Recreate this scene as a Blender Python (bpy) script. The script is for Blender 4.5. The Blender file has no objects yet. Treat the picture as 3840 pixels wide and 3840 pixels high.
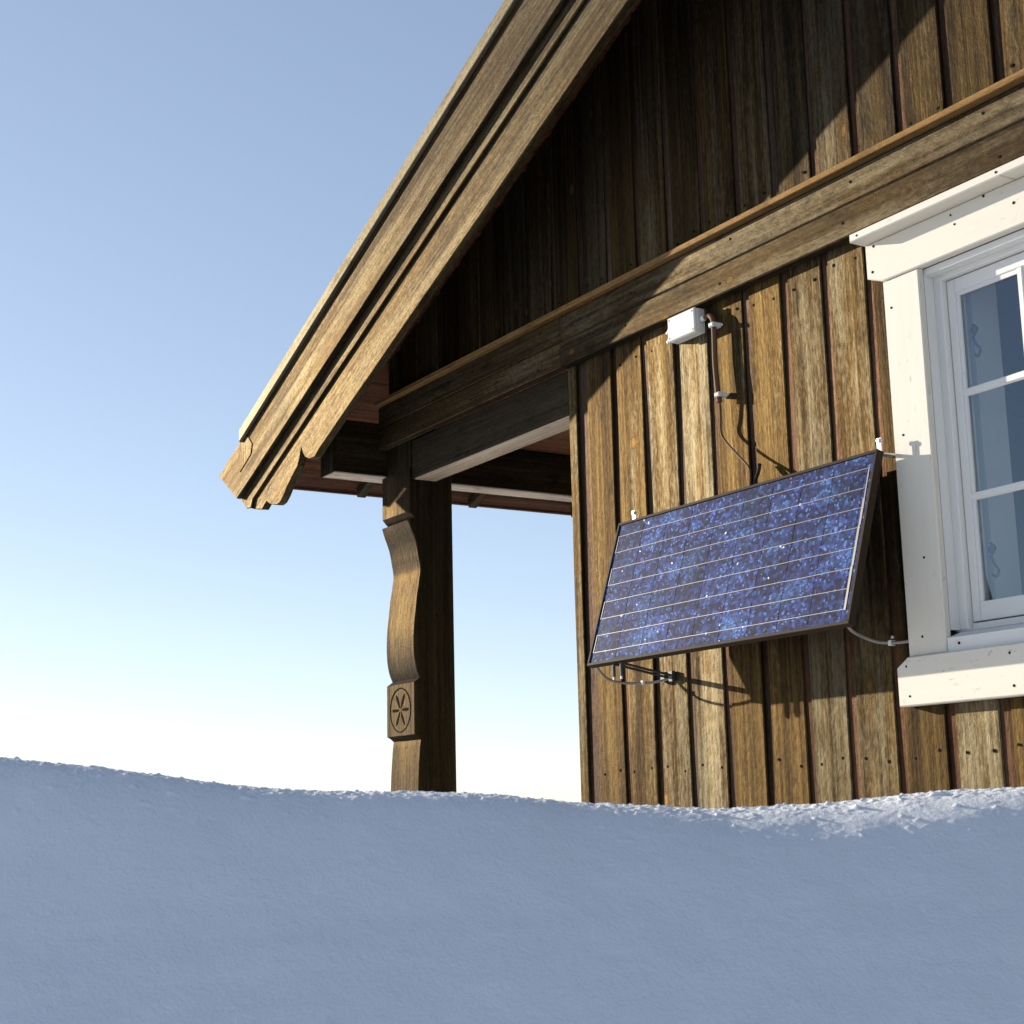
import bpy, math, random
import numpy as np
from mathutils import Vector, Matrix

random.seed(7)
S = bpy.context.scene
COL = S.collection

# ------------------------------------------------------------------ helpers
def vec(*a): return Vector(a)

class MB:
    """collects polygons of ONE mesh; stores a wood-grain coordinate per vertex"""
    def __init__(self):
        self.v = []; self.f = []; self.g = []; self.r = []; self.m = []
    def add(self, verts, faces, along=(0, 0, 1), mat=0, rnd=None, off=None):
        a = Vector(along).normalized()
        t = Vector((0, 1, 0)) if abs(a.y) < .9 else Vector((1, 0, 0))
        b = a.cross(t).normalized(); c = a.cross(b)
        if off is None: off = (random.uniform(0, 40), random.uniform(0, 40), random.uniform(0, 40))
        if rnd is None: rnd = random.random()
        n = len(self.v)
        for p in verts:
            p = Vector(p); self.v.append(p)
            self.g.append((p.dot(a) + off[0], p.dot(b) + off[1], p.dot(c) + off[2])); self.r.append(rnd)
        for f in faces:
            self.f.append([i + n for i in f]); self.m.append(mat)
    def prism(self, poly, d, along=(0, 0, 1), mat=0, bev=0.0, **k):
        """poly: 3D outline; d: extrusion vector. bev: chamfer of both outline edges"""
        d = Vector(d); n = len(poly); P = [Vector(p) for p in poly]
        nrm = Vector((0, 0, 0))
        for i in range(n): nrm += P[i].cross(P[(i + 1) % n])
        nrm.normalize()
        dn = d.normalized()
        if nrm.dot(dn) < 0: P.reverse(); nrm = -nrm
        def inset(w):
            out = []
            for i in range(n):
                e1 = (P[i] - P[i - 1]).normalized(); e2 = (P[(i + 1) % n] - P[i]).normalized()
                n1 = nrm.cross(e1); n2 = nrm.cross(e2)
                s = 1 + n1.dot(n2)
                out.append(P[i] + (n1 + n2) * (w / max(s, .35)))
            return out
        if bev > 0:
            I = inset(bev); e = dn * bev
            rings = [I, [p + e for p in P], [p + d - e for p in P], [p + d for p in I]]
        else:
            rings = [P, [p + d for p in P]]
        vs = [p for r in rings for p in r]; fs = []
        fs.append(list(range(n))[::-1])
        for k2 in range(len(rings) - 1):
            a, b = k2 * n, (k2 + 1) * n
            for i in range(n):
                j = (i + 1) % n
                fs.append([a + i, a + j, b + j, b + i])
        L = (len(rings) - 1) * n
        fs.append([L + i for i in range(n)])
        self.add(vs, fs, along, mat, **k)
    def box(self, lo, hi, along=(0, 0, 1), bev=0.0, mat=0, **k):
        x0, y0, z0 = lo; x1, y1, z1 = hi
        self.prism([(x0, y0, z0), (x1, y0, z0), (x1, y0, z1), (x0, y0, z1)], (0, y1 - y0, 0), along, mat, bev, **k)
    def board(self, x0, x1, y0, y1, z0, ztop, bev=.003, mat=0, seg=9, **k):
        """upright plank with slightly wavy edges; ztop(x) cuts the top end"""
        zt0, zt1 = ztop(x0), ztop(x1)
        b = bev
        sec = [(x0 + b, y0), (x1 - b, y0), (x1, y0 + b), (x1, y1), (x0, y1), (x0, y0 + b)]
        ph = [random.uniform(0, 6.3) for _ in range(6)]
        vs = []
        for i in range(seg + 1):
            t = i / seg
            for q, (x, y) in enumerate(sec):
                z = z0 + (ztop(x) - z0) * t
                w = .0016 * math.sin(z * 3.1 + ph[0] + (q in (0, 4, 5)) * ph[1]) + .0008 * math.sin(z * 9 + ph[2])
                yy = y + (.0015 * math.sin(z * 2.2 + ph[3]) if y < y1 else 0)
                vs.append((x + w, yy, z))
        n = 6; fs = [list(range(n))[::-1]]
        for i in range(seg):
            for q in range(n):
                r = (q + 1) % n
                fs.append([i * n + q, i * n + r, (i + 1) * n + r, (i + 1) * n + q])
        fs.append([seg * n + q for q in range(n)])
        # orientation: outline runs counter-clockwise seen from above
        self.add(vs, fs, (0, 0, 1), mat, **k)
    def disc(self, c, r, h=.0012, nrm=(0, -1, 0), mat=1, n=8):
        c = Vector(c); w = Vector(nrm).normalized()
        t = w.orthogonal().normalized(); u = w.cross(t)
        vs = [c + (t * math.cos(a) + u * math.sin(a)) * r for a in [2 * math.pi * i / n for i in range(n)]]
        vs += [p + w * h for p in vs]
        fs = [[n + i for i in range(n)]] + [[i, (i + 1) % n, n + (i + 1) % n, n + i] for i in range(n)]
        self.add(vs, fs, (0, 0, 1), mat)
    def tube(self, pts, r, n=10, mat=0, sub=6):
        P = [Vector(p) for p in pts]
        if len(P) > 2 and sub:
            Q = []
            for i in range(len(P) - 1):
                p0 = P[max(i - 1, 0)]; p1 = P[i]; p2 = P[i + 1]; p3 = P[min(i + 2, len(P) - 1)]
                for k in range(sub):
                    t = k / sub
                    Q.append(.5 * ((2 * p1) + (p2 - p0) * t + (2 * p0 - 5 * p1 + 4 * p2 - p3) * t * t + (3 * p1 - p0 - 3 * p2 + p3) * t ** 3))
            P = Q + [P[-1]]
        vs = []; fs = []; ref = None
        for i, p in enumerate(P):
            d = (P[min(i + 1, len(P) - 1)] - P[max(i - 1, 0)]).normalized()
            if ref is None: ref = d.orthogonal().normalized()
            ref = (ref - d * ref.dot(d)).normalized(); o = d.cross(ref)
            for k in range(n):
                a = 2 * math.pi * k / n
                vs.append(p + (ref * math.cos(a) + o * math.sin(a)) * r)
        for i in range(len(P) - 1):
            for k in range(n):
                j = (k + 1) % n
                fs.append([i * n + k, i * n + j, (i + 1) * n + j, (i + 1) * n + k])
        fs.append(list(range(n))[::-1]); fs.append([(len(P) - 1) * n + k for k in range(n)])
        self.add(vs, fs, (0, 0, 1), mat)
    def build(self, name, mats, parent=None, origin=(0, 0, 0), smooth=False):
        o = Vector(origin)
        me = bpy.data.meshes.new(name)
        me.from_pydata([p - o for p in self.v], [], self.f)
        if not isinstance(mats, (list, tuple)): mats = [mats]
        for m in mats: me.materials.append(m)
        me.polygons.foreach_set('material_index', [min(i, len(mats) - 1) for i in self.m])
        at = me.attributes.new('grain', 'FLOAT_VECTOR', 'POINT'); at.data.foreach_set('vector', [c for g in self.g for c in g])
        ar = me.attributes.new('plank', 'FLOAT', 'POINT'); ar.data.foreach_set('value', self.r)
        if smooth: me.polygons.foreach_set('use_smooth', [True] * len(me.polygons))
        me.validate(); me.update()
        ob = bpy.data.objects.new(name, me); COL.objects.link(ob)
        if parent: ob.parent = parent
        return ob

def thing(name, label, cat, loc=(0, 0, 0)):
    o = bpy.data.objects.new(name, None); COL.objects.link(o)
    o.location = loc; o['label'] = label; o['category'] = cat; o.empty_display_size = .1
    return o

# ------------------------------------------------------------------ materials
class NT:
    def __init__(self, name):
        self.mat = bpy.data.materials.new(name); self.mat.use_nodes = True
        self.t = self.mat.node_tree; self.t.nodes.clear()
        self.out = self.n('ShaderNodeOutputMaterial')
        self.b = self.n('ShaderNodeBsdfPrincipled'); self.l(self.b.outputs[0], self.out.inputs[0])
    def n(self, typ, **k):
        nd = self.t.nodes.new(typ)
        for a, v in k.items(): setattr(nd, a, v)
        return nd
    def l(self, a, b): self.t.links.new(a, b)
    def set(self, nd, key, v):
        if hasattr(v, 'node'): self.l(v, nd.inputs[key])
        else: nd.inputs[key].default_value = v
    def attr(self, name, out='Vector'):
        nd = self.n('ShaderNodeAttribute', attribute_name=name); return nd.outputs[out]
    def scale(self, v, s):
        nd = self.n('ShaderNodeVectorMath', operation='MULTIPLY'); self.l(v, nd.inputs[0]); nd.inputs[1].default_value = s; return nd.outputs[0]
    def addv(self, a, b):
        nd = self.n('ShaderNodeVectorMath', operation='ADD'); self.l(a, nd.inputs[0]); self.l(b, nd.inputs[1]); return nd.outputs[0]
    def noise(self, v, scale=1, detail=4, rough=.55, dist=0, out='Fac'):
        nd = self.n('ShaderNodeTexNoise'); nd.inputs['Scale'].default_value = scale; nd.inputs['Detail'].default_value = detail
        nd.inputs['Roughness'].default_value = rough; nd.inputs['Distortion'].default_value = dist
        if v is not None: self.l(v, nd.inputs['Vector'])
        return nd.outputs[out]
    def ramp(self, f, stops, interp='LINEAR'):
        nd = self.n('ShaderNodeValToRGB'); cr = nd.color_ramp; cr.interpolation = interp
        while len(cr.elements) < len(stops): cr.elements.new(.5)
        for e, (p, c) in zip(cr.elements, stops):
            e.position = p; e.color = (c, c, c, 1) if isinstance(c, (int, float)) else (*c, 1)
        self.l(f, nd.inputs[0]); return nd.outputs[0]
    def mix(self, f, a, b, blend='MIX'):
        nd = self.n('ShaderNodeMix', data_type='RGBA', blend_type=blend)
        for key, v in ((0, f), (6, a), (7, b)):
            if hasattr(v, 'node'): self.l(v, nd.inputs[key])
            else: nd.inputs[key].default_value = v if key == 0 else (*v, 1)
        return nd.outputs[2]
    def math(self, op, a, b=None, c=None, clamp=False):
        nd = self.n('ShaderNodeMath', operation=op, use_clamp=clamp)
        for i, v in enumerate((a, b, c)):
            if v is None: continue
            if hasattr(v, 'node'): self.l(v, nd.inputs[i])
            else: nd.inputs[i].default_value = v
        return nd.outputs[0]
    def vor(self, v, scale, feature='F1', rnd=1.0, dim='3D'):
        nd = self.n('ShaderNodeTexVoronoi', feature=feature, voronoi_dimensions=dim)
        nd.inputs['Scale'].default_value = scale; nd.inputs['Randomness'].default_value = rnd
        self.l(v, nd.inputs['Vector']); return nd
    def bump(self, h, strength=.4, dist=.002, normal=None):
        nd = self.n('ShaderNodeBump'); nd.inputs['Strength'].default_value = strength; nd.inputs['Distance'].default_value = dist
        self.l(h, nd.inputs['Height'])
        if normal is not None: self.l(normal, nd.inputs['Normal'])
        self.l(nd.outputs[0], self.b.inputs['Normal']); return nd.outputs[0]

def wood(name, dark, mid, light, grey, grey_amt=.5, knots=True, rough=.56, spec=.08, tone=1.0, blotch=1.0, dif=.10, gloss=.52):
    w = NT(name); g = w.attr('grain'); pl = w.attr('plank', 'Fac')
    warp = w.noise(w.scale(g, (2.2, 7, 7)), 1, 3, .5, out='Color')
    wv = w.n('ShaderNodeVectorMath', operation='MULTIPLY_ADD'); w.l(warp, wv.inputs[0])
    wv.inputs[1].default_value = (0, .012, .012); w.l(g, wv.inputs[2]); gw = wv.outputs[0]
    fine = w.noise(w.scale(gw, (1.1, 80, 80)), 1, 5, .58)
    mids = w.noise(w.scale(gw, (.5, 17, 17)), 1, 4, .55)
    patch = w.noise(w.scale(gw, (1.3, 15, 15)), 1, 5, .6)
    spk = w.noise(w.scale(g, (38, 95, 95)), 1, 5, .7)
    f1 = w.math('MULTIPLY_ADD', fine, .55, w.math('MULTIPLY', mids, .45))
    f1 = w.math('ADD', f1, w.math('MULTIPLY', w.math('SUBTRACT', spk, .5), .34))
    base = w.ramp(f1, [(.31, dark), (.47, mid), (.69, light)])
    # silvery weathering where the stain has worn off: own shapes, by plank
    pm = w.math('ADD', w.math('ADD', patch, w.math('MULTIPLY', w.math('SUBTRACT', pl, .5), .55)), w.math('MULTIPLY', w.math('SUBTRACT', w.math('MULTIPLY_ADD', spk, .6, w.math('MULTIPLY', fine, .4)), .5), .75))
    pm = w.ramp(pm, [(.43, 0.0), (.70, 1.0)])
    gcol = w.mix(w.ramp(f1, [(.36, 0.0), (.6, 1.0)]), tuple(c * .45 for c in grey), grey)
    col = w.mix(w.math('MULTIPLY', pm, grey_amt), base, gcol)
    # old dark blotches
    dk = w.noise(w.addv(w.scale(g, (3.2, 11, 11)), w.scale(g, (.0, .0, .0))), 1.7, 5, .7, dist=.3)
    col = w.mix(w.math('MULTIPLY', w.ramp(dk, [(.55, 0.0), (.72, 1.0)]), .7), col, tuple(c * .8 for c in dark))
    if knots:
        kv = w.vor(w.scale(g, (5.5, 9.0, 0.01)), 1, rnd=.9)
        cs = w.n('ShaderNodeSeparateColor'); w.l(kv.outputs['Color'], cs.inputs[0])
        on = w.math('GREATER_THAN', cs.outputs[0], .52)
        kd = w.math('ADD', kv.outputs['Distance'], w.math('MULTIPLY', w.math('SUBTRACT', spk, .5), .05))
        halo = w.math('MULTIPLY', w.ramp(kd, [(.10, 1.0), (.34, 0.0)]), on)
        core = w.math('MULTIPLY', w.ramp(kd, [(.07, 1.0), (.125, 0.0)]), on)
        ring = w.ramp(w.math('SINE', w.math('MULTIPLY', kd, 120)), [(.2, 0.35), (.9, 1.0)])
        kc = w.mix(ring, (.016, .008, .003), (.12, .072, .020))
        col = w.mix(w.math('MULTIPLY', halo, .75), col, kc)
        col = w.mix(w.math('MULTIPLY', core, .85), col, w.mix(cs.outputs[1], (.006, .0035, .002), (.26, .165, .05)))
    # each plank a little lighter or darker
    big = w.noise(w.scale(g, (1.1, 7, 7)), 1, 4, .6)
    v = w.n('ShaderNodeHueSaturation'); w.l(w.math('MULTIPLY', w.math('MULTIPLY_ADD', w.math('FRACT', w.math('MULTIPLY', pl, 7.3)), .62, .66 * tone), w.math('MULTIPLY_ADD', w.math('SUBTRACT', big, .5), 1.15 * blotch, 1.0)), v.inputs['Value']); v.inputs['Saturation'].default_value = 1.0
    w.l(col, v.inputs['Color']); col = v.outputs[0]
    w.l(w.mix(1.0, col, (dif, dif, dif), 'MULTIPLY'), w.b.inputs['Base Color'])
    w.b.inputs['Roughness'].default_value = .8; w.b.inputs['Specular IOR Level'].default_value = spec
    hgt = w.math('ADD', f1, w.math('MULTIPLY', spk, .35))
    bn = w.bump(hgt, .75, .0035)
    gl = w.n('ShaderNodeBsdfGlossy'); gl.distribution = 'GGX'
    w.l(w.mix(1.0, col, (gloss, gloss * .93, gloss * .80), 'MULTIPLY'), gl.inputs['Color']); w.l(w.math('MULTIPLY_ADD', fine, .2, rough - .1), gl.inputs['Roughness']); w.l(bn, gl.inputs['Normal'])
    ad = w.n('ShaderNodeAddShader'); w.l(w.b.outputs[0], ad.inputs[0]); w.l(gl.outputs[0], ad.inputs[1]); w.l(ad.outputs[0], w.out.inputs[0])
    return w.mat

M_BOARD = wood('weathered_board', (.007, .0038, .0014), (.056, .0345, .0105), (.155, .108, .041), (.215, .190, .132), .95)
M_GABLE = wood('dark_gable_board', (.006, .0032, .0011), (.042, .0258, .0078), (.112, .077, .028), (.145, .124, .083), .85)  # boards of a darker tone, darkened further to deepen the shade under the roof
M_SHADEBEAM = wood('shade_darkened_beam', (.006, .0035, .0015), (.036, .022, .0085), (.078, .052, .022), (.10, .082, .055), .7)  # beam wood with the porch shade put into its colour
M_CAP = wood('pale_verge_cap', (.09, .068, .036), (.26, .21, .12), (.42, .36, .23), (.48, .43, .32), .8, knots=False, gloss=.22)
M_BATTEN = wood('brown_under_board', (.016, .0075, .0045), (.068, .036, .021), (.14, .082, .053), (.16, .125, .10), .5, knots=False)
M_BEAM = wood('grey_brown_beam', (.010, .006, .0024), (.060, .040, .0155), (.128, .093, .042), (.185, .160, .112), .9)
M_RAKE = wood('sun_bleached_rake_board', (.012, .0072, .0028), (.072, .047, .0165), (.175, .125, .055), (.24, .2, .122), .75, knots=False, gloss=.27, rough=.48, blotch=1.5)
M_SOFFIT = wood('red_brown_soffit', (.02, .008, .004), (.075, .028, .012), (.15, .06, .026), (.12, .07, .045), .3, knots=False, dif=.8, gloss=.15)
M_LEDGE = wood('sawn_ledge', (.12, .062, .020), (.30, .172, .062), (.43, .27, .11), (.38, .27, .14), .3, knots=False, gloss=.2, dif=.6)
M_BARE = wood('bare_pale_wood', (.16, .11, .07), (.34, .265, .19), (.46, .38, .29), (.42, .38, .32), .5, knots=False, dif=.95, gloss=.05)
M_POST = wood('varnished_post', (.012, .0068, .0024), (.066, .043, .0145), (.13, .092, .038), (.18, .148, .085), .6, knots=False, gloss=.36, rough=.46)

def plain(name, col, rough=.5, metal=0, spec=.5, var=.12, sc=60, bump=.1):
    w = NT(name)
    tc = w.n('ShaderNodeTexCoord').outputs['Object']
    nz = w.noise(tc, sc, 5, .6)
    c = w.mix(nz, tuple(x * (1 - var) for x in col), tuple(min(1, x * (1 + var)) for x in col))
    w.l(c, w.b.inputs['Base Color']); w.b.inputs['Roughness'].default_value = rough
    w.b.inputs['Metallic'].default_value = metal; w.b.inputs['Specular IOR Level'].default_value = spec
    if bump: w.bump(nz, bump, .001)
    return w.mat

def white_paint(name, col, dirt=.5):
    w = NT(name); g = w.attr('grain')
    a = w.noise(w.scale(g, (3, 40, 40)), 1, 5, .6)
    c = w.mix(a, tuple(x * .9 for x in col), col)
    d = w.noise(w.scale(g, (26, 60, 60)), 1, 4, .6); d2 = w.noise(w.scale(g, (1.6, 9, 9)), 1, 3, .6)
    m = w.math('MULTIPLY', w.ramp(d, [(.60, 0.0), (.70, 1.0)]), w.ramp(d2, [(.42, 0.0), (.66, 1.0)]))
    c = w.mix(w.math('MULTIPLY', m, dirt), c, (.30, .29, .26))
    vn = w.vor(w.scale(g, (8, 14, .01)), 1); cs = w.n('ShaderNodeSeparateColor'); w.l(vn.outputs['Color'], cs.inputs[0])
    fl = w.math('MULTIPLY', w.ramp(vn.outputs['Distance'], [(.025, 1.0), (.06, 0.0)]), w.math('GREATER_THAN', cs.outputs[0], .72))
    c = w.mix(w.math('MULTIPLY', fl, .5 * dirt), c, (.24, .19, .12))
    w.l(c, w.b.inputs['Base Color']); w.b.inputs['Roughness'].default_value = .6; w.b.inputs['Specular IOR Level'].default_value = .2
    w.bump(w.math('ADD', a, w.math('MULTIPLY', m, -.5)), .25, .0015)
    return w.mat
M_WHITE = white_paint('white_paint_worn', (.62, .585, .515), 1.0)
M_SASH = white_paint('white_paint_clean', (.66, .66, .645), .25)
M_NAIL = plain('rusty_nail', (.012, .009, .008), .9, 0, .03)
M_PLASTIC = plain('white_plastic', (.62, .61, .57), .6, var=.04, spec=.2)
M_SHEATH = plain('brown_cable_sheath', (.11, .058, .030), .65, spec=.12)
M_BLACKC = plain('dark_cable', (.03, .022, .018), .6, spec=.15)
M_GREYC = plain('grey_cable', (.22, .20, .18), .6, spec=.2)
M_FRAME = plain('bronze_anodised_frame', (.032, .022, .014), .6, .0, .06)
M_BACK = plain('black_backsheet', (.012, .012, .013), .6)
M_STEEL = plain('zinc_bracket', (.55, .56, .57), .4, .7)
M_IRON = plain('dark_iron', (.05, .055, .06), .5, .3)
M_RIBBON = plain('tinned_ribbon', (.25, .225, .185), .45, .2, var=.2, sc=300)
M_ROOF = plain('roofing_felt', (.05, .05, .055), .9, sc=200)
M_CARVE = plain('dark_carving_groove', (.012, .007, .004), .9, spec=.02)
M_ROOM = plain('room_wall', (.16, .17, .18), .9)


def glass_mat():
    w = NT('window_glass')
    tr = w.n('ShaderNodeBsdfTransparent'); tr.inputs[0].default_value = (.93, .96, .97, 1)
    gl = w.n('ShaderNodeBsdfGlossy'); gl.inputs['Roughness'].default_value = .004; gl.inputs['Color'].default_value = (.72, .86, 1, 1)
    fr = w.n('ShaderNodeFresnel'); fr.inputs['IOR'].default_value = 1.5
    ms = w.n('ShaderNodeMixShader')
    geo = w.n('ShaderNodeNewGeometry'); front = w.math('SUBTRACT', 1.0, geo.outputs['Backfacing'])
    w.l(w.math('MULTIPLY', w.math('MULTIPLY', fr.outputs[0], 3.0, clamp=True), front), ms.inputs[0]); w.l(tr.outputs[0], ms.inputs[1]); w.l(gl.outputs[0], ms.inputs[2])
    w.l(ms.outputs[0], w.out.inputs[0]); return w.mat
M_GLASS = glass_mat()

def cell_mat():
    """polycrystalline silicon: facets of blue, violet and cyan under glass"""
    w = NT('polycrystalline_cells'); g = w.attr('grain')
    wob = w.noise(g, 60, 2, .5, out='Color')
    wm = w.n('ShaderNodeVectorMath', operation='MULTIPLY_ADD'); w.l(wob, wm.inputs[0]); wm.inputs[1].default_value = (.006, .006, .0); w.l(g, wm.inputs[2])
    p = w.scale(wm.outputs[0], (1, 1, 0.001))
    v1 = w.vor(p, 95, dim='2D'); v2 = w.vor(p, 180, dim='2D')
    s1 = w.n('ShaderNodeSeparateColor'); w.l(v1.outputs['Color'], s1.inputs[0])
    s2 = w.n('ShaderNodeSeparateColor'); w.l(v2.outputs['Color'], s2.inputs[0])
    base = w.ramp(s1.outputs[0], [(0, (.007, .009, .034)), (.4, (.011, .017, .068)), (.7, (.018, .034, .135)), (.92, (.030, .062, .23)), (1, (.055, .11, .34))])
    vio = w.math('GREATER_THAN', s1.outputs[1], .8)
    base = w.mix(w.math('MULTIPLY', vio, .4), base, (.042, .028, .12))
    # bright small facets, denser in cloudy drifts
    cloud = w.noise(w.scale(g, (5.2, 7.5, .001)), 1, 4, .6)
    th = w.math('SUBTRACT', 1.115, w.math('MULTIPLY', cloud, .34))
    br = w.math('GREATER_THAN', s2.outputs[0], th)
    bcol = w.mix(w.math('GREATER_THAN', s2.outputs[1], .7), (.11, .30, .66), (.24, .22, .60))
    base = w.mix(w.math('MULTIPLY', br, .62), base, bcol)
    cl = w.ramp(cloud, [(.5, 0.0), (.75, 1.0)])
    base = w.mix(w.math('MULTIPLY', cl, w.math('MULTIPLY', s2.outputs[2], .7)), base, (.10, .25, .55))
    glint = w.math('GREATER_THAN', s2.outputs[0], .9982)
    base = w.mix(glint, base, (.75, .85, 1.0))
    # single cells differ in tone
    pl = w.attr('plank', 'Fac')
    hv = w.n('ShaderNodeHueSaturation'); w.l(w.math('MULTIPLY_ADD', pl, .60, .58), hv.inputs['Value']); w.l(base, hv.inputs['Color'])
    w.l(hv.outputs[0], w.b.inputs['Base Color'])
    w.b.inputs['Roughness'].default_value = .6; w.b.inputs['Specular IOR Level'].default_value = .05
    w.b.inputs['Coat Weight'].default_value = .12; w.b.inputs['Coat IOR'].default_value = 1.25; w.b.inputs['Coat Roughness'].default_value = .02
    return w.mat
M_CELL = cell_mat()

def snow_mat():
    w = NT('fresh_snow')
    tc = w.n('ShaderNodeTexCoord').outputs['Object']
    n1 = w.noise(tc, 9, 4, .6); n2 = w.noise(tc, 190, 4, .65); n3 = w.noise(tc, 420, 2, .6); n4 = w.noise(tc, 48, 3, .6)
    c = w.mix(n1, (.80, .82, .86), (.88, .89, .91)); w.l(c, w.b.inputs['Base Color'])
    w.b.inputs['Roughness'].default_value = .75; w.b.inputs['Specular IOR Level'].default_value = .25
    w.b.inputs['Subsurface Weight'].default_value = .12
    w.b.inputs['Subsurface Radius'].default_value = (.6, .8, 1.0); w.b.inputs['Subsurface Scale'].default_value = .012
    h = w.math('ADD', w.math('ADD', n2, w.math('MULTIPLY', n3, .5)), w.math('MULTIPLY', n4, 1.1))
    w.bump(h, .6, .003); return w.mat
M_SNOW = snow_mat()

# ------------------------------------------------------------------ snow ground: one sheet
G = np.array([-.8499, .527]); R_ = np.array([.527, .8499]); CAM = np.array([0, -3.0016])
rng = np.random.default_rng(3)
TAB = rng.random((512, 512))
def vnoise(x, y):
    xi = np.floor(x).astype(int); yi = np.floor(y).astype(int); fx = x - xi; fy = y - yi
    fx = fx * fx * (3 - 2 * fx); fy = fy * fy * (3 - 2 * fy)
    a = TAB[xi % 512, yi % 512]; b = TAB[(xi + 1) % 512, yi % 512]; c = TAB[xi % 512, (yi + 1) % 512]; d = TAB[(xi + 1) % 512, (yi + 1) % 512]
    return a * (1 - fx) * (1 - fy) + b * fx * (1 - fy) + c * (1 - fx) * fy + d * fx * fy
def fbm(x, y, o=4):
    r = 0; a = .5
    for i in range(o):
        r = r + a * vnoise(x + 17.3 * i, y - 9.1 * i); x = x * 2.03; y = y * 2.03; a *= .5
    return r
TC = 2.3
CR_A = np.array([-.9, -.5, -.326, -.243, -.159, -.093, -.043, -.004, .04, .139, .206, .266, .317, .5, .9])
CR_E = np.array([.05, .048, .043, .031, .0185, .0155, .014, .011, .005, -.0015, .0015, .0075, .009, .014, .02])
def axis(lo, hi, step, far, n):
    f = np.arange(lo, hi + step / 2, step)
    e = np.geomspace(step * 2, far, n)
    return np.concatenate([(lo - e)[::-1], f, hi + e])
sx = axis(-.84, .84, .0026, 700, 46)
tx = axis(1.76, 2.5, .0026, 700, 46)
SS, TT = np.meshgrid(sx, tx, indexing='ij')
ang = np.clip(SS / np.maximum(TT, .6), -.9, .9)
angc = np.clip(SS / TC, -.9, .9)
xs = np.linspace(-.9, .9, 400); es = np.interp(xs, CR_A, CR_E)
ker = np.exp(-np.linspace(-2, 2, 25) ** 2); ker /= ker.sum(); es = np.convolve(np.pad(es, 12, 'edge'), ker, 'valid')
hc = np.interp(angc, xs, es) * TC
Lr = np.interp(angc, [-.35, -.2, -.08, .05, .13, .22, .33], [.19, .18, .18, .18, .19, .20, .20])
tc_ = TC + .05 * np.sin(SS * 2.1 + .6)
u = tc_ - TT
front = .74 * (np.sqrt(u * u + Lr * Lr) - Lr)
back = .09 * (np.sqrt(u * u + .15 ** 2) - .15)
fade = np.where(u > 0, np.exp(-(u / .22) ** 2), 1.0)
h = hc * fade - np.where(u > 0, front, back)
lo = np.where(u > 0, -.85, -.34 - .004 * np.maximum(TT - 6, 0) ** 1.0)
k = .08
h = .5 * (h + lo + np.sqrt((h - lo) ** 2 + k * k)) - (k / 2) * np.exp(-np.abs(h - lo) * 6) * .5
near = np.exp(-(np.maximum(np.abs(SS) - .95, 0) * 3) ** 2) * np.exp(-(np.maximum(np.abs(TT - 2.1) - .5, 0) * 3) ** 2)
broad = (fbm(SS * 2.3 + 40, TT * 2.3 + 20, 4) - .47) * .011
swell = (fbm(SS * 3.2 + TT * 1.5 + 9, TT * 13 - SS * 3, 3) - .44) * .009 * (1 - np.exp(-(u / .2) ** 2))
rip = swell + (fbm(SS * 11 + 7, TT * 11, 3) - .47) * .006
crumb = np.maximum(fbm(SS * 150 + 3, TT * 150, 2) - .36, 0) * .0085
fine = (fbm(SS * 170, TT * 170, 2) - .37) * .0032
clod = np.maximum(vnoise(SS * 60 + 11, TT * 60 + 5) - .90, 0) * .06 * np.exp(-((u - .05) / .10) ** 2)
grain_w = .16 + .84 * np.exp(-((u - .0) / .055) ** 2)
h = h + broad * np.exp(-np.maximum(np.abs(TT - TC) - 3, 0)) * (1 - np.exp(-(u / .4) ** 2)) + near * (rip + (crumb + fine) * grain_w + clod)
h = h + np.where(TT > 12, 1, 0) * (fbm(SS * .02 + 5, TT * .02, 3) - .47) * .4
WX = CAM[0] + G[0] * TT + R_[0] * SS; WY = CAM[1] + G[1] * TT + R_[1] * SS
ni, nj = SS.shape
co = np.stack([WX, WY, h], -1).reshape(-1, 3)
idx = np.arange(ni * nj).reshape(ni, nj)
q = np.stack([idx[:-1, :-1], idx[1:, :-1], idx[1:, 1:], idx[:-1, 1:]], -1).reshape(-1, 4)
me = bpy.data.meshes.new('snow_ground')
me.vertices.add(len(co)); me.vertices.foreach_set('co', co.ravel())
me.loops.add(q.size); me.loops.foreach_set('vertex_index', q.ravel())
me.polygons.add(len(q)); me.polygons.foreach_set('loop_start', np.arange(0, q.size, 4)); me.polygons.foreach_set('loop_total', np.full(len(q), 4))
me.polygons.foreach_set('use_smooth', np.ones(len(q), bool))
me.materials.append(M_SNOW); me.update(); me.validate()
snow = bpy.data.objects.new('snow_ground', me); COL.objects.link(snow); snow['kind'] = 'structure'
if me.polygons[0].normal.z < 0: me.flip_normals()

# ------------------------------------------------------------------ cabin
K = .414                                   # roof pitch
RIDGE = -2.0
def roofz(c, x): return c + K * x if x <= RIDGE else c + K * (2 * RIDGE - x)
GX0, GX1 = -5.82, 1.82                     # gable wall
WX0 = -4.442                               # corner of the heated room
BASE = (-2.0, 0, -.9)
cabin = thing('wooden_cabin', 'weathered brown timber cabin with overhanging gable roof and open porch behind the snow bank', 'cabin', BASE)
def part(mb, name, mats, parent=cabin, smooth=False):
    return mb.build(name, mats, parent, BASE if parent is not None else (0, 0, 0), smooth)

ZB = -.85
# window opening
OX0, OX1, OZ0, OZ1 = -2.80, -1.72, .40, 1.39
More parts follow.
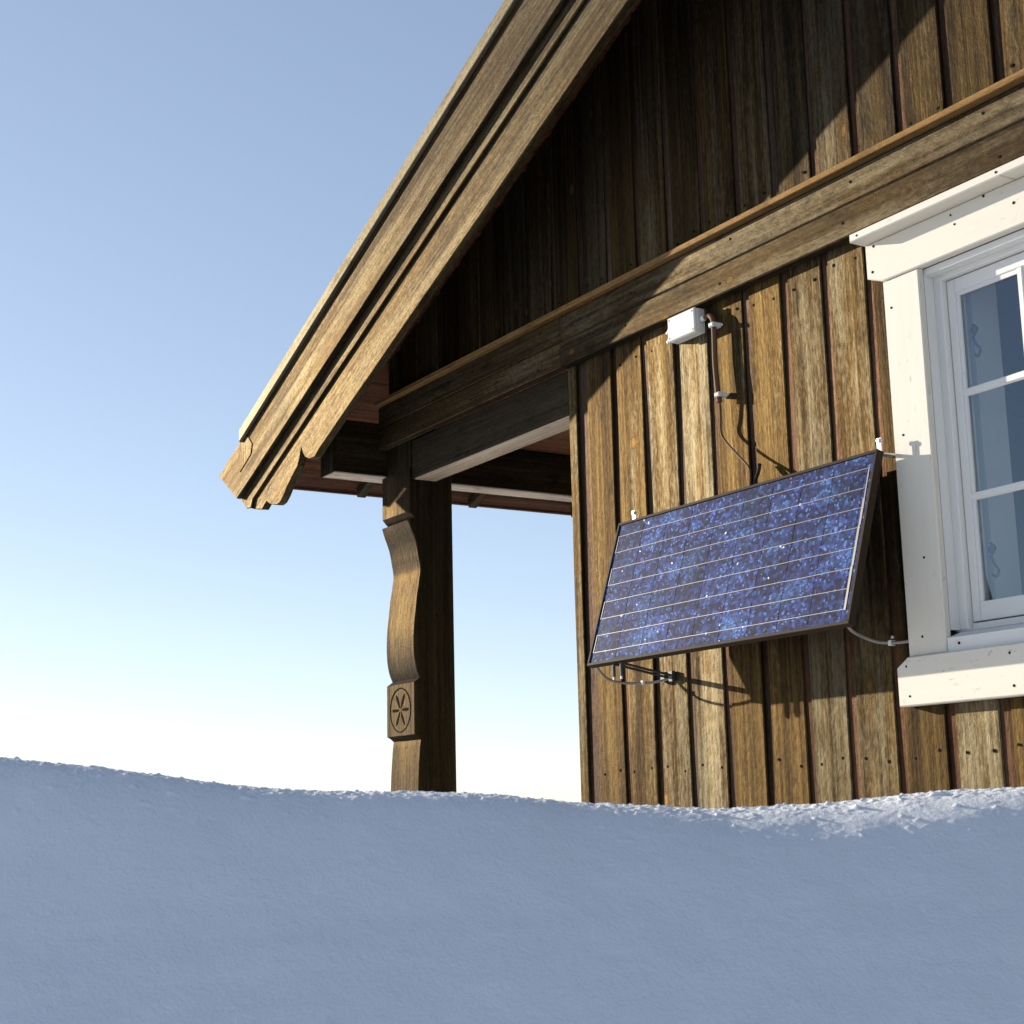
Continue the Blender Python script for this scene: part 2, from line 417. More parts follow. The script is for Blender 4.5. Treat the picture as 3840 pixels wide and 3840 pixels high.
# --- lower cladding: over-boards on recessed under-boards
def nail_rows(mb, x0, x1, zs, y):
    for z in zs:
        for x in (x0 + .026 + random.uniform(-.006, .006), x1 - .026 + random.uniform(-.006, .006)):
            if random.random() < .9: mb.disc((x, y, z + random.uniform(-.012, .012)), random.uniform(.0038, .0056))
mb = MB(); PITCH = .1724
xg = -4.356
mb.board(WX0, -4.392, -.003, .02, ZB, lambda x: 1.55, mat=0)          # corner board, turned round the corner
k = 0
while xg < GX1:
    x0, x1 = xg + .031, xg + PITCH
    xg += PITCH
    x1 = min(x1, GX1)
    cuts = [(ZB, 1.575)]
    if x1 > OX0 and x0 < OX1: cuts = [(ZB, OZ0 - .06), (OZ1 + .02, 1.575)]
    rr = random.random()
    for z0, z1 in cuts:
        mb.board(x0, x1, random.uniform(-.0015, .0015), .0072, z0, lambda x: z1, rnd=rr)
        nail_rows(mb, x0, x1, [z for z in (-.4, .125, .80, 1.485) if z0 < z < z1], 0)
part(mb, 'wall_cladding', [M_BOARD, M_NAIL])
mb = MB()
x = -4.398
while x < GX1:
    cuts = [(ZB, 1.575)]
    if x + .09 > OX0 and x < OX1: cuts = [(ZB, OZ0 - .07), (OZ1 + .03, 1.575)]
    for z0, z1 in cuts: mb.board(x, x + .085, .0075, .04, z0, lambda q: z1)
    x += PITCH
part(mb, 'under_boards', [M_BATTEN])
# --- shell of the room behind
mb = MB(); Y1 = 5.5
def wallbox(*a): mb.box(*a)
mb.box((WX0 + .005, .0405, ZB), (OX0, .14, 1.60)); mb.box((OX1, .0405, ZB), (GX1 - .01, .14, 1.60))
mb.box((OX0, .0405, ZB), (OX1, .14, OZ0 - .04)); mb.box((OX0, .0405, OZ1 + .01), (OX1, .14, 1.60))
mb.box((WX0 + .005, .141, ZB), (WX0 + .10, Y1, 1.60)); mb.box((GX1 - .1, .141, ZB), (GX1 - .01, Y1, 1.60))
mb.box((WX0 + .101, Y1 - .1, ZB), (GX1 - .101, Y1 - .001, 1.60)); mb.box((WX0 + .101, .141, -.3), (GX1 - .101, Y1 - .101, -.22))
part(mb, 'inner_wall', [M_ROOM])
mb = MB(); mb.box((GX0 + .03, .05, 1.605), (GX1 - .03, Y1, 1.64), (0, 1, 0)); part(mb, 'ceiling', [M_SOFFIT])
# --- gable cladding above the header board
SOF = 4.335
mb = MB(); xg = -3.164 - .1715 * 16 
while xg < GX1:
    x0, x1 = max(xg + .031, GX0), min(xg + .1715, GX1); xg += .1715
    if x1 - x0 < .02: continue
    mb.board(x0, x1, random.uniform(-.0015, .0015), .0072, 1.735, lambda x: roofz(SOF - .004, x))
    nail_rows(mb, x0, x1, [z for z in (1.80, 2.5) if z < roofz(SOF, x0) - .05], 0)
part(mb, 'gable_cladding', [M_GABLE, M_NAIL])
mb = MB(); xg = -3.164 - .1715 * 16
while xg < GX1 - .05:
    x0 = xg - .02; xg += .1715
    if x0 < GX0: continue
    mb.board(x0, x0 + .09, .0075, .04, 1.735, lambda x: roofz(SOF - .004, x))
part(mb, 'gable_under_boards', [M_BATTEN])
mb = MB()
mb.prism([(GX0 + .005, .0405, 1.66), (GX1 - .005, .0405, 1.66), (GX1 - .005, .0405, roofz(SOF - .006, GX1 - .005)), (RIDGE, .0405, roofz(SOF - .006, RIDGE)), (GX0 + .005, .0405, roofz(SOF - .006, GX0 + .005))], (0, .05, 0))
part(mb, 'gable_backing', [M_BATTEN])
# --- header board (two planks with a crack between) and its drip ledge
mb = MB()
for z0, z1, off in ((1.541, 1.633, 0), (1.635, 1.726, .002)):
    x = -5.85
    for xe in (-4.43, -1.4, GX1):
        n = 14; top = []
        mb.box((x + .001, -.040 + off, z0), (xe, -.0025, z1), (1, 0, 0), .004, rnd=.35 + .3 * random.random())
        x = xe
for x in np.arange(-5.6, 1.7, .52):
    for z in (1.575, 1.69):
        mb.disc((x + random.uniform(-.04, .04), -.040 if z < 1.63 else -.038, z + random.uniform(-.01, .01)), .0045)
part(mb, 'header_board', [M_BEAM, M_NAIL])
mb = MB(); mb.box((-5.83, -.062, 1.729), (GX1, -.003, 1.748), (1, 0, 0), .002); part(mb, 'drip_ledge', [M_LEDGE])
# --- porch beams
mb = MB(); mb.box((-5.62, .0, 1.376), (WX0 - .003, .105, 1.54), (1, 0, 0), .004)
part(mb, 'porch_beam', [M_SHADEBEAM])
mb = MB(); mb.box((-5.60, .004, 1.3705), (WX0 - .005, .101, 1.3755), (1, 0, 0)); mb.box((-5.967, -.243, 1.4275), (-5.855, 5.4, 1.4325), (0, 1, 0)); part(mb, 'beam_soffit_strip', [M_BARE])
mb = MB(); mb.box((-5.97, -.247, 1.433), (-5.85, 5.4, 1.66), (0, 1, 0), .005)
part(mb, 'eave_beam', [M_SHADEBEAM])
mb = MB(); mb.box((-5.972, -.251, 1.428), (-5.848, -.2475, 1.58), (0, 0, 1)); part(mb, 'beam_end_board', [M_RAKE])
# --- carved porch post: a profile in y/z, extruded along x
prof = [(-.014, 1.42), (-.014, 1.241), (.002, 1.222), (.012, 1.214), (-.017, 1.204), (-.011, 1.183), (-.004, 1.163), (.006, 1.138), (.015, 1.113), (.022, 1.085), (.027, 1.056), (.032, 1.03), (.035, 1.005), (.034, .985), (.031, .965),
        (.025, .927), (.018, .89), (.010, .825), (.003, .765), (.000, .71), (.001, .655), (.005, .62), (.011, .592), (.018, .572), (.026, .555), (.012, .545), (.0, .537), (-.001, .328), (.014, .32), (.029, .308), (.024, .27), (.0175, .19), (.013, .10), (.010, .02), (.012, -.2), (.012, ZB)]
PX0, PX1 = -5.866, -5.62
SHARP = {0, 1, 2, 3, 4, 24, 25, 26, 27, 28, 29, 34, 35}
fineprof = []
for i in range(len(prof) - 1):
    fineprof.append(prof[i])
    if i in SHARP and (i + 1) in SHARP: continue
    p0 = prof[i] if i in SHARP else prof[i - 1]; p1, p2 = prof[i], prof[i + 1]; p3 = p2 if (i + 1) in SHARP or i + 2 >= len(prof) else prof[i + 2]
    for t in (.25, .5, .75):
        fineprof.append(tuple(.5 * (2 * b + (c - a) * t + (2 * a - 5 * b + 4 * c - d) * t * t + (3 * b - a - 3 * c + d) * t ** 3) for a, b, c, d in zip(p0, p1, p2, p3)))
fineprof.append(prof[-1]); prof = fineprof
mb = MB()
n = len(prof)
mb.prism([(PX0, y, z) for y, z in prof] + [(PX0, .19, ZB), (PX0, .19, 1.42)], (PX1 - PX0, 0, 0), (0, 0, 1), 0, .004)
mb.box((PX0 + .03, -.004, 1.4205), (PX1, .188, 1.60))
post = part(mb, 'porch_post', [M_POST])
mb = MB(); cz, cx, yy = .432, (PX0 + PX1) / 2, -.0005
def ringseg(r0, r1):
    N = 48; vs = []; fs = []
    for i in range(N):
        a = 2 * math.pi * i / N
        for r, y in ((r0, yy), (r1, yy), (r1, yy - .0015), (r0, yy - .0015)):
            vs.append((cx + r * math.cos(a), y, cz + r * math.sin(a)))
    for i in range(N):
        j = (i + 1) % N
        for q in range(4): fs.append([i * 4 + q, i * 4 + (q + 1) % 4, j * 4 + (q + 1) % 4, j * 4 + q])
    mb.add(vs, fs)
ringseg(.087, .0915)
for i in range(6):
    a = math.radians(60 * i); d = Vector((math.cos(a), 0, math.sin(a))); t = Vector((-d.z, 0, d.x)); c = Vector((cx, yy, cz))
    mb.prism([c + d * .008, c + d * .03 + t * .0055, c + d * .058 + t * .0065, c + d * .074, c + d * .058 - t * .0065, c + d * .03 - t * .0055], (0, -.0015, 0))
part(mb, 'rosette', [M_CARVE], post)
# --- roof
YF, YBK = -.372, 6.0
EX = -6.745
mb = MB()
for sgn in (0, 1):
    def X(x): return x if sgn == 0 else 2 * RIDGE - x
    # soffit planks run along y
    n = 36; xs_ = np.linspace(EX, RIDGE, n + 1)
    for i in range(n):
        a, b = xs_[i] + .0015, xs_[i + 1] - .0015
        P = [(X(a), YF, SOF + K * a), (X(b), YF, SOF + K * b), (X(b), YF, SOF + K * b + .018), (X(a), YF, SOF + K * a + .018)]
        mb.prism(P, (0, YBK - YF, 0), (0, 1, 0))
part(mb, 'roof_soffit', [M_SOFFIT])
mb = MB()
for sgn in (0, 1):
    f = (lambda x: x) if sgn == 0 else (lambda x: 2 * RIDGE - x)
    xe, xr = EX - .02, RIDGE
    mb.prism([(f(xe), YF, SOF + .0195 + K * xe), (f(xr), YF, SOF + .0195 + K * xr), (f(xr), YF, SOF + .042 + K * xr), (f(xe), YF, SOF + .042 + K * xe)], (0, YBK - YF, 0), (0, 1, 0))
part(mb, 'roof_deck', [M_ROOF])
mb = MB()
for i in range(10):
    y = .27 + .62 * i - .62
    if i == 0: y = -.2
    if i == 0: continue
    for xa, xb in ((-6.69, -2.05),):
        mb.prism([(xa, y, SOF - .0015 + K * xa), (xb, y, SOF - .0015 + K * xb), (xb, y, SOF - .06 + K * xb), (xa, y, SOF - .045 + K * xa)], (0, .045, 0), (1, 0, K))
part(mb, 'rafters', [M_RAKE])
mb = MB(); mb.prism([(EX + .0, -.33, SOF - .002 + K * EX), (EX + .022, -.33, SOF - .002 + K * (EX + .022)), (EX + .022, -.33, 1.541), (EX, -.33, 1.541)], (0, YBK + .32, 0), (0, 1, 0), 0, .002)
part(mb, 'eave_fascia', [M_SOFFIT])
# --- rake boards: stacked and stepped, the carved foot at the eave
def rake(cb, ct, foot, y0, y1, name, mat, wav=0.0):
    """foot: outline points (x,z) of the lower end from top edge round to bottom edge"""
    mb = MB(); al = (1, 0, K)
    P = [(RIDGE - .001, y0, ct + K * RIDGE)] + [(x, y0, z) for x, z in foot]
    nn = 26; xs = np.linspace(foot[-1][0], RIDGE - .001, nn)[1:]
    for i, x in enumerate(xs): P.append((x, y0, cb + K * x + (wav * math.sin(i * 2.1) * random.random() if 0 < i < nn - 2 else 0)))
    mb.prism(P, (0, y1 - y0, 0), al, 0, .003, rnd=.5)
    xm = 2 * RIDGE
    P2 = [(xm - x, y, z) for x, y, z in P]
    mb.prism(P2, (0, y1 - y0, 0), (1, 0, -K), 0, .003, rnd=.5)
    return part(mb, name, [mat])
rz = lambda c, x: c + K * x
# A outermost, B middle strip, C carved inner board
rake(4.1196, 4.3652, [(-6.7436, 1.5705), (-6.5207, 1.4235)], -0.4115, -0.3878, 'outer_rake_board', M_RAKE, .0015)
rake(4.0475, 4.2419, [(-6.57, rz(4.2419, -6.57)), (-6.5345, 1.4245), (-6.4644, 1.3702), (-6.4141, 1.3643), (-6.3924, rz(4.0475, -6.3924))], -0.3873, -0.3755, 'middle_rake_strip', M_RAKE, .001)
rake(3.8552, 4.2813, [(-6.5108, rz(4.2813, -6.5108)), (-6.496, 1.386), (-6.4121, 1.3594), (-6.3145, 1.3406), (-6.279, 1.3604), (-6.2642, 1.3673), (-6.2247, 1.3475), (-6.1902, 1.3387), (-6.1507, 1.3318), (-6.1182, 1.3357), (-6.0817, 1.3564), (-6.0481, 1.386), (-5.9929, 1.4235), (-5.9376, 1.4561), (-5.914, 1.4896), (-5.8972, 1.531), (-5.8765, 1.4995), (-5.8568, 1.4797), (-5.8153, 1.4639), (-5.764, 1.462), (-5.7216, 1.4856)], -0.375, -0.3405, 'carved_rake_board', M_RAKE, .001)
mb = MB()
for f in (lambda x: x, lambda x: 2 * RIDGE - x):
    e = 1 if f(0) == 0 else -1
    mb.prism([(f(-6.4556), -0.4292, rz(4.3415, -6.4556)), (f(RIDGE - .001), -0.4292, rz(4.3415, RIDGE)), (f(RIDGE - .001), -0.4292, rz(4.3977, RIDGE)), (f(-6.4556), -0.4292, rz(4.3977, -6.4556))], (0, .0175, 0), (1, 0, K * e), 0, .003, rnd=.9)
    mb.prism([(f(-6.4556), -0.4115, rz(4.3657, -6.4556)), (f(RIDGE - .001), -0.4115, rz(4.3657, RIDGE)), (f(RIDGE - .001), -0.4115, rz(4.3958, RIDGE)), (f(-6.4556), -0.4115, rz(4.3958, -6.4556))], (0, .10, 0), (1, 0, K * e), 0, 0, rnd=.9)
part(mb, 'verge_cap', [M_CAP])
mb = MB(); P = [(-6.4832, 1.7145), (-6.3826, 1.677), (-6.3382, 1.6376), (-6.353, 1.5932), (-6.4792, 1.536)]
mb.prism([(x, -0.4149, z) for x, z in P], (0, .003, 0), (0, 0, 1), 0, .0013, rnd=.5)
part(mb, 'verge_end_block', [M_RAKE])

# ------------------------------------------------------------------ window (part of the cabin)
WC = -2.26                                   # centre of the window
def mx(x): return 2 * WC - x
JA, JB = (-2.888, -2.760), (mx(-2.760), mx(-2.888))
win = MB(); win.box((-2.7765, .0315, .4265), (mx(-2.7765), .044, .4295), (1, 0, 0))
casing = part(win, 'window', [M_SASH])
for a, b in (JA, JB):
    win = MB(); win.box((a, -.025, .372), (b, -.0035, 1.3785), (0, 0, 1), .003)
    for z in (1.30, .95, .62, .42): win.disc((a + .025 + random.uniform(0, .08), -.025, z), .0033)
    part(win, 'side_casing', [M_WHITE, M_NAIL], casing)
def sub(mb, name, mats): return part(mb, name, mats, casing)
def spots(mb, pts, y):
    for x, z in pts: mb.disc((x, y, z), random.uniform(.0028, .004))
mb = MB()
mb.prism([(-2.938, -.031, 1.496), (-2.938, -.031, 1.402), (-2.880, -.031, 1.3795), (mx(-2.880), -.031, 1.3795), (mx(-2.938), -.031, 1.402), (mx(-2.938), -.031, 1.496)], (0, .028, 0), (1, 0, 0), 0, .003)
spots(mb, [(-2.905, 1.485), (-2.915, 1.415), (-2.62, 1.45), (-2.63, 1.478), (-2.52, 1.49), (-2.43, 1.44)], -.031)
sub(mb, 'head_casing', [M_WHITE, M_NAIL])
mb = MB(); mb.box((-2.940, -.086, 1.4965), (mx(-2.940), -.0025, 1.5195), (1, 0, 0), .003)
spots(mb, [(-2.91, 1.508), (-2.43, 1.508)], -.086); sub(mb, 'cornice', [M_WHITE, M_NAIL])
mb = MB()
mb.prism([(-2.920, -.040, .248), (mx(-2.920), -.040, .248), (mx(-2.920), -.040, .346), (mx(-2.880), -.040, .3715), (-2.880, -.040, .3715), (-2.920, -.040, .346)], (0, .037, 0), (1, 0, 0), 0, .003)
spots(mb, [(-2.885, .348), (-2.88, .272), (-2.55, .35), (-2.545, .272), (-2.46, .33)], -.040)
sub(mb, 'sill_board', [M_WHITE, M_NAIL])
mb = MB(); mb.prism([(-2.7585, -.022, .372), (-2.7585, .045, .372), (-2.7585, .045, .425), (-2.7585, .028, .425), (-2.7585, -.022, .408)], (mx(-2.7585) + 2.7585, 0, 0), (1, 0, 0), 0, .001)
spots(mb, [(-2.72, .392), (-2.45, .395)], -.022); sub(mb, 'inner_sill', [M_SASH, M_NAIL])
# frame, two sashes of two by three panes
FB, FT = .43, 1.3785
mb = MB()
for a, b in ((-2.776, -2.735), (mx(-2.735), mx(-2.776))): mb.box((a, .030, FB), (b, .12, FT), (0, 0, 1), .002)
mb.box((-2.7345, .030, 1.347), (mx(-2.7345), .12, FT), (1, 0, 0), .002); mb.box((-2.7345, .045, .4255), (mx(-2.7345), .12, .445), (1, 0, 0), .002)
for a, b in ((-2.7595, -2.7765),): pass
mb.box((-2.7755, -.003, FB), (-2.7605, .0295, FT), (0, 0, 1)); mb.box((mx(-2.7605), -.003, FB), (mx(-2.7755), .0295, FT), (0, 0, 1)); mb.box((-2.759, -.003, 1.3605), (mx(-2.759), .0295, 1.378), (1, 0, 0))
sub(mb, 'window_frame', [M_SASH])
for sx0 in (-2.7335, WC + .0015):
    sx1 = sx0 + (WC - .0015 + 2.7335) ; y0, y1 = .048, .088
    gl, gr, gb, gt = sx0 + .025, sx1 - .025, .497, 1.309
    mb = MB()
    mb.box((sx0, y0, .449), (gl, y1, 1.3445), (0, 0, 1), .002); mb.box((gr, y0, .449), (sx1, y1, 1.3445), (0, 0, 1), .002)
    mb.box((gl + .0003, y0 + .0004, .449), (gr - .0003, y1, gb), (1, 0, 0), .002); mb.box((gl + .0003, y0 + .0004, gt), (gr - .0003, y1, 1.3445), (1, 0, 0), .002)
    # stepped inner bead
    for lo, hi, ax in (((gl + .0003, .052, gb + .0003), (gl + .012, .0575, gt - .0003), (0, 0, 1)), ((gr - .012, .052, gb + .0003), (gr - .0003, .0575, gt - .0003), (0, 0, 1)), ((gl + .0124, .052, gt - .012), (gr - .0124, .0575, gt - .0003), (1, 0, 0))): mb.box(lo, hi, ax)
    sub(mb, 'sash', [M_SASH])
    cxm = (gl + gr) / 2
    mb = MB(); mb.prism([(cxm - .011, .0715, 0), (cxm - .006, .050, 0), (cxm + .006, .050, 0), (cxm + .011, .0715, 0)][::-1], (0, 0, .001)) if False else None
    def bar(p, d, al): mb.prism(p, d, al)
    bar([(cxm - .010, .0575, gb), (cxm - .0065, .0485, gb), (cxm + .0065, .0485, gb), (cxm + .010, .0575, gb)], (0, 0, gt - gb), (0, 0, 1))
    for zc in (.766, 1.038):
        for xa, xb in ((gl + .0005, cxm - .0068), (cxm + .0068, gr - .0005)):
            bar([(xa, .0573, zc - .011), (xa, .0495, zc - .007), (xa, .0495, zc + .007), (xa, .0573, zc + .011)], (xb - xa, 0, 0), (1, 0, 0))
    sub(mb, 'glazing_bar', [M_SASH])
    for xa, xb in ((gl, cxm), (cxm, gr)):
        for za, zb in ((gb, .766), (.766, 1.038), (1.038, gt)):
            mb = MB(); mb.prism([(xa + .001, .0582, za + .001), (xb - .001, .0582, za + .001), (xb - .001, .0582, zb - .001), (xa + .001, .0582, zb - .001)], (0, .003, 0)); sub(mb, 'pane', [M_GLASS])
    # wrought stay hooks on the inside of the stile
    for zc in (1.175, .60):
        mb = MB(); x = gl + .022 if sx0 < -2.5 else gr - .022
        mb.tube([(x, .082, zc + .045), (x + .012, .083, zc + .03), (x - .002, .083, zc + .012), (x + .004, .084, zc - .008), (x + .016, .084, zc - .026), (x + .008, .084, zc - .042), (x - .003, .084, zc - .034)], .0035)
        mb.disc((x + .004, .082, zc + .028), .011, .004, (0, -1, 0), 0, 12)
        sub(mb, 'window_hook', [M_IRON])
# white lining boards of the window recess, indoors
mb = MB()
mb.box((-2.80, .1405, .41), (-2.735, .24, 1.38), (0, 0, 1)); mb.box((mx(-2.735), .1405, .41), (mx(-2.80), .24, 1.38), (0, 0, 1)); mb.box((-2.7345, .1205, .41), (mx(-2.7345), .26, .444), (1, 0, 0))
sub(mb, 'window_lining', [M_SASH])

# ------------------------------------------------------------------ solar panel
PO = (-3.477, -.08, .9)
TLp, TRp = Vector((-4.061, -.080, .917)), Vector((-2.894, -.080, .917))
BLp = Vector((-4.061, -.222, .452))
ux = (TRp - TLp); W_ = ux.length; ux.normalize(); vy = (BLp - TLp); H_ = vy.length; vy.normalize(); nr = ux.cross(vy) * 1.0
if nr.y > 0: nr = -nr                        # outward normal
panel = thing('solar_panel', 'blue polycrystalline solar panel tilted out from the timber wall beside the window', 'solar panel', PO)
def pp(a, b, c=0): return TLp + ux * a + vy * b + nr * c
def pbox(mb, a0, a1, b0, b1, c0, c1, bev=0, mat=0, **k):
    mb.prism([pp(a0, b0, c0), pp(a1, b0, c0), pp(a1, b1, c0), pp(a0, b1, c0)], nr * (c1 - c0), ux, mat, bev, **k)
def ppart(mb, name, mats, par=panel): return mb.build(name, mats, par, PO)
mb = MB(); fw = .009; d = .024
pbox(mb, 0, W_, 0, fw, -d, 0, .001); pbox(mb, 0, W_, H_ - fw, H_, -d, 0, .001)
pbox(mb, 0, fw, fw + .0003, H_ - fw - .0003, -d, 0, .001); pbox(mb, W_ - fw, W_, fw + .0003, H_ - fw - .0003, -d, 0, .001)
# return flange of the frame
pbox(mb, fw, W_ - fw, H_ - .03, H_ - fw - .0003, -d, -d + .002); pbox(mb, fw, W_ - fw, fw + .0003, .03, -d, -d + .002)
ppart(mb, 'panel_frame', [M_FRAME])
mb = MB(); pbox(mb, fw + .0005, W_ - fw - .0005, fw + .0005, H_ - fw - .0005, -.009, -.0042); ppart(mb, 'back_sheet', [M_BACK])
# cells
rows, cols = 4, 9
a0, a1, b0, b1 = fw + .0006, W_ - fw - .0006, fw + .0006, H_ - fw - .0006
A0_, A1_, B0_, B1_ = .022, W_ - .036, .020, H_ - .016
mb = MB()
def quad(a_0, a_1, b_0, b_1, c, rnd, off):
    vs = [pp(a_0, b_0, c), pp(a_0, b_1, c), pp(a_1, b_1, c), pp(a_1, b_0, c)]
    n0 = len(mb.v)
    for p, (a, b) in zip(vs, ((a_0, b_0), (a_0, b_1), (a_1, b_1), (a_1, b_0))):
        mb.v.append(p); mb.g.append((a + off[0], b + off[1], 0)); mb.r.append(rnd)
    mb.f.append([n0, n0 + 1, n0 + 2, n0 + 3]); mb.m.append(0)
quad(a0, a1, b0, b1, -.0040, .42, (0, 0))
for r in range(rows):
    for c in range(cols):
        ca, cb = A0_ + (A1_ - A0_) * c / cols, A0_ + (A1_ - A0_) * (c + 1) / cols
        ra, rb = B0_ + (B1_ - B0_) * r / rows, B0_ + (B1_ - B0_) * (r + 1) / rows
        quad(ca + .0011, cb - .0011, ra + .0011, rb - .0011, -.0034, min(1, max(0, random.gauss(.5, .3))), (0, 0))
ppart(mb, 'solar_cells', [M_CELL])
mb = MB()
bus = []
for r in range(rows):
    ra, rb = B0_ + (B1_ - B0_) * r / rows, B0_ + (B1_ - B0_) * (r + 1) / rows
    for q in (.26, .76):
        b = ra + (rb - ra) * q; bus.append(b)
        # soldered ribbons: slightly uneven dashes from cell to cell
        for c in range(cols):
            ca, cb = A0_ + (A1_ - A0_) * c / cols, A0_ + (A1_ - A0_) * (c + 1) / cols
            o = random.uniform(-.0004, .0004)
            pbox(mb, ca + .0004, cb + .0004 if c < cols - 1 else A1_ + .010, b - .0007 + o, b + .0007 + o, -.0033, -.0029)
ppart(mb, 'busbar', [M_RIBBON])
xr = A1_ + .012
segs = [(xr, xr + .004, bus[0] - .002, bus[1] + .03)]
for i in (1, 3, 5):
    lo = bus[i] - .006 if i > 1 else bus[1] + .0305
    segs.append((xr - .002 - .0008 * i, xr + .0055 - .0008 * i, lo, (bus[i + 2] - .0065 if i < 5 else bus[7] + .002)))
xl = A0_ - .0055
for i in (0, 2, 4, 6): segs.append((xl, xl + .0022, bus[i] - .002, bus[i + 1] + .002))
for q in segs:
    mb = MB(); pbox(mb, *q, -.0033, -.00275); ppart(mb, 'end_ribbon', [M_RIBBON])
mb = MB(); pbox(mb, .56, .67, .06, .16, -d - .004, -.0095); ppart(mb, 'terminal_box', [M_BACK])
# brackets: hinge plates at the top, struts at the foot
for xb in (-4.0, -2.905):
    mb = MB()
    mb.box((xb - .009, -.062, .905), (xb + .008, -.058, .950), (0, 0, 1), .001); mb.box((xb - .014, -.0575, .905), (xb + .012, -.003, .909), (0, 0, 1))
    mb.tube([(xb - .001, -.066, .943), (xb - .001, -.054, .943)], .006, sub=0)
    ppart(mb, 'hinge_bracket', [M_STEEL])
for xb in (-3.945, -3.905):
    mb = MB()
    mb.tube([(xb, -.198, .448), (xb, -.10, .430), (xb, -.0165, .4155)], .004, sub=0); mb.box((xb - .010, -.016, .395), (xb + .010, -.0022, .428), (0, 0, 1), .001)
    ppart(mb, 'foot_strut', [M_IRON])
    mb = MB(); mb.tube([(xb + .006, -.205, .452), (xb + .006, -.205, .408)], .0055, sub=0); mb.tube([(xb + .006, -.205, .4075), (xb + .006, -.205, .398)], .004, sub=0, mat=1); ppart(mb, 'adjusting_screw', [M_IRON, M_STEEL])
# ------------------------------------------------------------------ junction box and cables
JO = (-3.73, 0, 1.5)
jb = thing('junction_box', 'small white electrical box under the horizontal header board', 'junction box', JO)
mb = MB(); mb.box((-3.802, -.034, 1.459), (-3.667, -.0015, 1.536), (0, 0, 1), .003); mb.build('box_body', [M_PLASTIC], jb, JO)
mb = MB(); mb.box((-3.803, -.0465, 1.458), (-3.666, -.0345, 1.537), (0, 0, 1), .0035)
for x, z in ((-3.793, 1.468), (-3.676, 1.468), (-3.793, 1.527), (-3.676, 1.527)): mb.disc((x, -.0465, z), .004, .0006, mat=1)
mb.build('box_lid', [M_PLASTIC, M_GREYC], jb, JO)
for z, x in ((1.508, -3.803), (1.478, -3.803)):
    mb = MB(); mb.tube([(x, -.018, z), (x - .024, -.018, z)], .0095, n=12, sub=0); mb.tube([(x - .0245, -.018, z), (x - .04, -.017, z - .004)], .0055, sub=0); mb.build('cable_gland', [M_PLASTIC], jb, JO, True)
mb = MB(); mb.tube([(-3.6655, -.02, 1.50), (-3.645, -.02, 1.50)], .0095, n=12, sub=0); mb.build('cable_gland', [M_PLASTIC], jb, JO, True)
CO = (-3.6, 0, 1.2)
cb = thing('cable', 'brown cable running from the white electrical box down to the solar panel top', 'cable', CO)
mb = MB(); mb.tube([(-3.644, -.020, 1.500), (-3.622, -.021, 1.499), (-3.603, -.024, 1.478), (-3.598, -.026, 1.43), (-3.599, -.027, 1.34), (-3.592, -.028, 1.25), (-3.588, -.026, 1.215)], .0085, n=12); mb.build('cable_sheath', [M_SHEATH], cb, CO, True)
mb = MB(); mb.tube([(-3.588, -.026, 1.2145), (-3.590, -.024, 1.17), (-3.594, -.022, 1.128), (-3.575, -.026, 1.095), (-3.51, -.034, 1.035), (-3.45, -.046, .985), (-3.432, -.055, .955), (-3.43, -.062, .90)], .0036); mb.build('thin_lead', [M_SHEATH], cb, CO, True)
mb = MB(); mb.tube([(-3.428, -.02, .99), (-3.424, -.03, .965), (-3.418, -.05, .93), (-3.41, -.06, .88)], .0055); mb.build('panel_lead', [M_BLACKC], cb, CO, True)
for x, y, z in ((-3.601, -.027, 1.462), (-3.589, -.027, 1.238)):
    mb = MB(); mb.box((x - .011, y - .011, z - .007), (x + .012, -.0012, z + .007), (0, 0, 1), .003); mb.disc((x + .017, -.004, z), .004, .004, mat=0); mb.build('cable_clip', [M_PLASTIC], cb, CO)
C2 = (-4.0, -.1, .43)
c2 = thing('cable', 'thin grey lead drooping under the lower left corner of the solar panel', 'cable', C2)
mb = MB(); mb.tube([(-4.045, -.196, .462), (-4.046, -.19, .444), (-4.05, -.15, .412), (-4.03, -.10, .399), (-3.975, -.05, .396), (-3.93, -.018, .402), (-3.915, -.004, .41)], .0042); mb.build('lead', [M_GREYC], c2, C2, True)
mb = MB(); mb.box((-3.995, -.066, .391), (-3.98, -.056, .405), (0, 0, 1), .002); mb.build('cable_tie', [M_PLASTIC], c2, C2)
C3 = (-2.95, -.05, .43)
c3 = thing('cable', 'thin lead drooping between the solar panel lower right corner and the window casing', 'cable', C3)
mb = MB(); mb.tube([(-2.975, -.15, .46), (-2.985, -.12, .445), (-3.005, -.06, .434), (-2.99, -.03, .422), (-2.955, -.016, .417), (-2.92, -.012, .415), (-2.889, -.012, .416)], .0042); mb.build('lead', [M_GREYC], c3, C3, True)
mb = MB(); mb.box((-2.963, -.022, .410), (-2.953, -.002, .424), (0, 0, 1), .002); mb.disc((-2.957, -.006, .432), .004, .005, mat=0); mb.build('cable_clip', [M_PLASTIC], c3, C3)

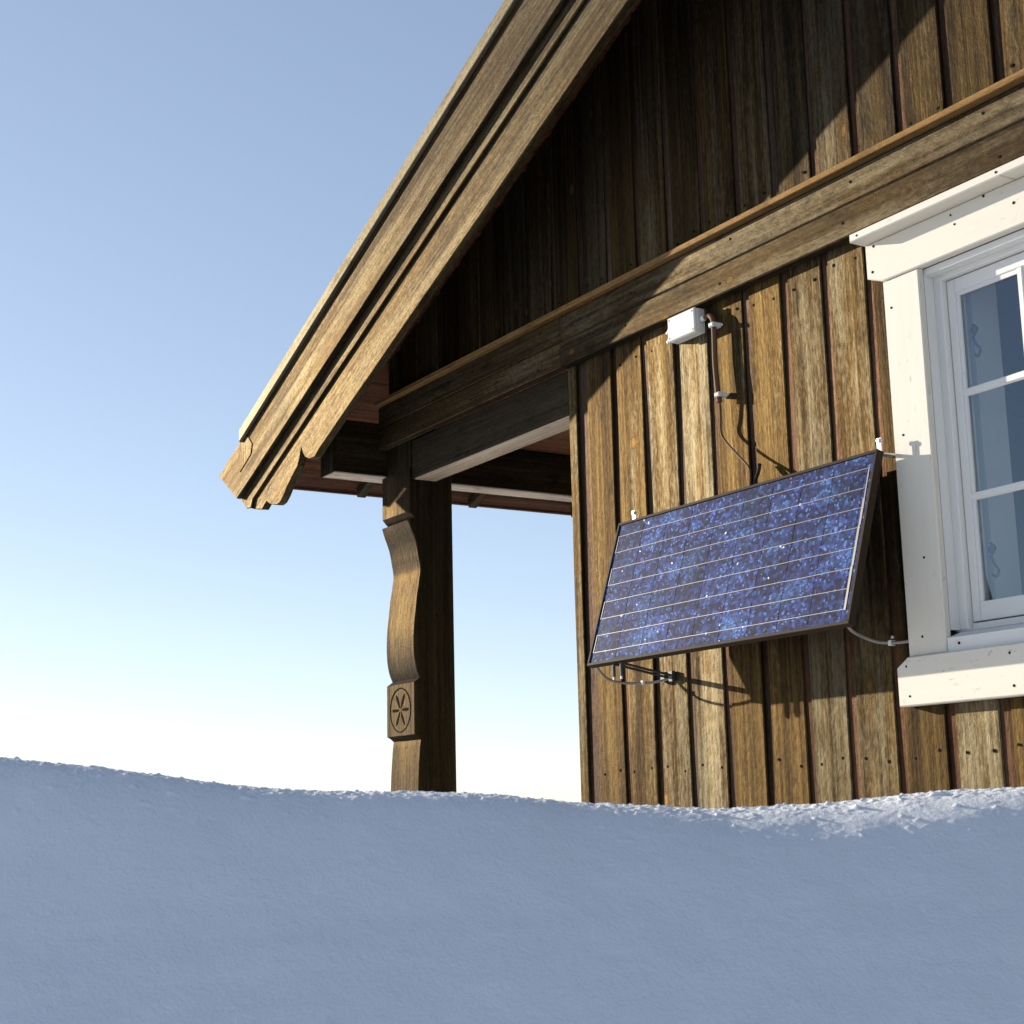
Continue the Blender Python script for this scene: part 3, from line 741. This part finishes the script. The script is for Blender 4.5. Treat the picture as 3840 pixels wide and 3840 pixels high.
# ------------------------------------------------------------------ camera
cam = bpy.data.cameras.new('camera'); co2 = bpy.data.objects.new('camera', cam); COL.objects.link(co2)
Wm = [(0.52303953, 0.85198642, -0.02342628), (-0.17348703, 0.079514, -0.98162099), (-0.83446504, 0.51749074, 0.18939755)]
r, dn, fw_ = (Vector(v) for v in Wm)
co2.matrix_world = Matrix(((r.x, -dn.x, -fw_.x, 0), (r.y, -dn.y, -fw_.y, -3.0016), (r.z, -dn.z, -fw_.z, 0), (0, 0, 0, 1)))
cam.sensor_width = 36; cam.lens = 36 * 5887.94 / 3840; cam.clip_start = .05; cam.clip_end = 3000
cam.dof.use_dof = True; cam.dof.focus_distance = 4.6; cam.dof.aperture_fstop = 16
S.camera = co2

# ------------------------------------------------------------------ light
SUN = Vector((2.65, 1.0, -.72))
sun = bpy.data.lights.new('sun', 'SUN'); so = bpy.data.objects.new('sun', sun); COL.objects.link(so)
sun.energy = 4.0; sun.angle = math.radians(.5); sun.color = (1.0, .90, .74)
so.rotation_euler = SUN.to_track_quat('-Z', 'Y').to_euler(); so.location = (-8, -4, 6)
w = bpy.data.worlds.new('World'); S.world = w; w.use_nodes = True
nt = w.node_tree; bg = nt.nodes['Background']
sky = nt.nodes.new('ShaderNodeTexSky'); sky.sky_type = 'NISHITA'; sky.sun_disc = False
sky.sun_elevation = math.asin(.72 / SUN.length); sky.sun_rotation = math.atan2(-SUN.x, -SUN.y)
sky.altitude = 3000; sky.air_density = 1.0; sky.dust_density = 1.5; sky.ozone_density = 1.0
gm = nt.nodes.new('ShaderNodeGamma'); gm.inputs[1].default_value = .65
nt.links.new(sky.outputs[0], gm.inputs[0]); tn = nt.nodes.new('ShaderNodeMix'); tn.data_type = 'RGBA'; tn.blend_type = 'MULTIPLY'; tn.inputs[0].default_value = 1; tn.inputs[7].default_value = (1.0, .985, 1.02, 1)
nt.links.new(gm.outputs[0], tn.inputs[6]); nt.links.new(tn.outputs[2], bg.inputs[0]); bg.inputs[1].default_value = .143

S.view_settings.view_transform = 'Standard'; S.view_settings.look = 'None'
S.view_settings.exposure = 1.1; S.view_settings.gamma = 1; S.view_settings.use_curve_mapping = False
S.cycles.use_denoising = True
S.cycles.max_bounces = 8; S.cycles.transparent_max_bounces = 12
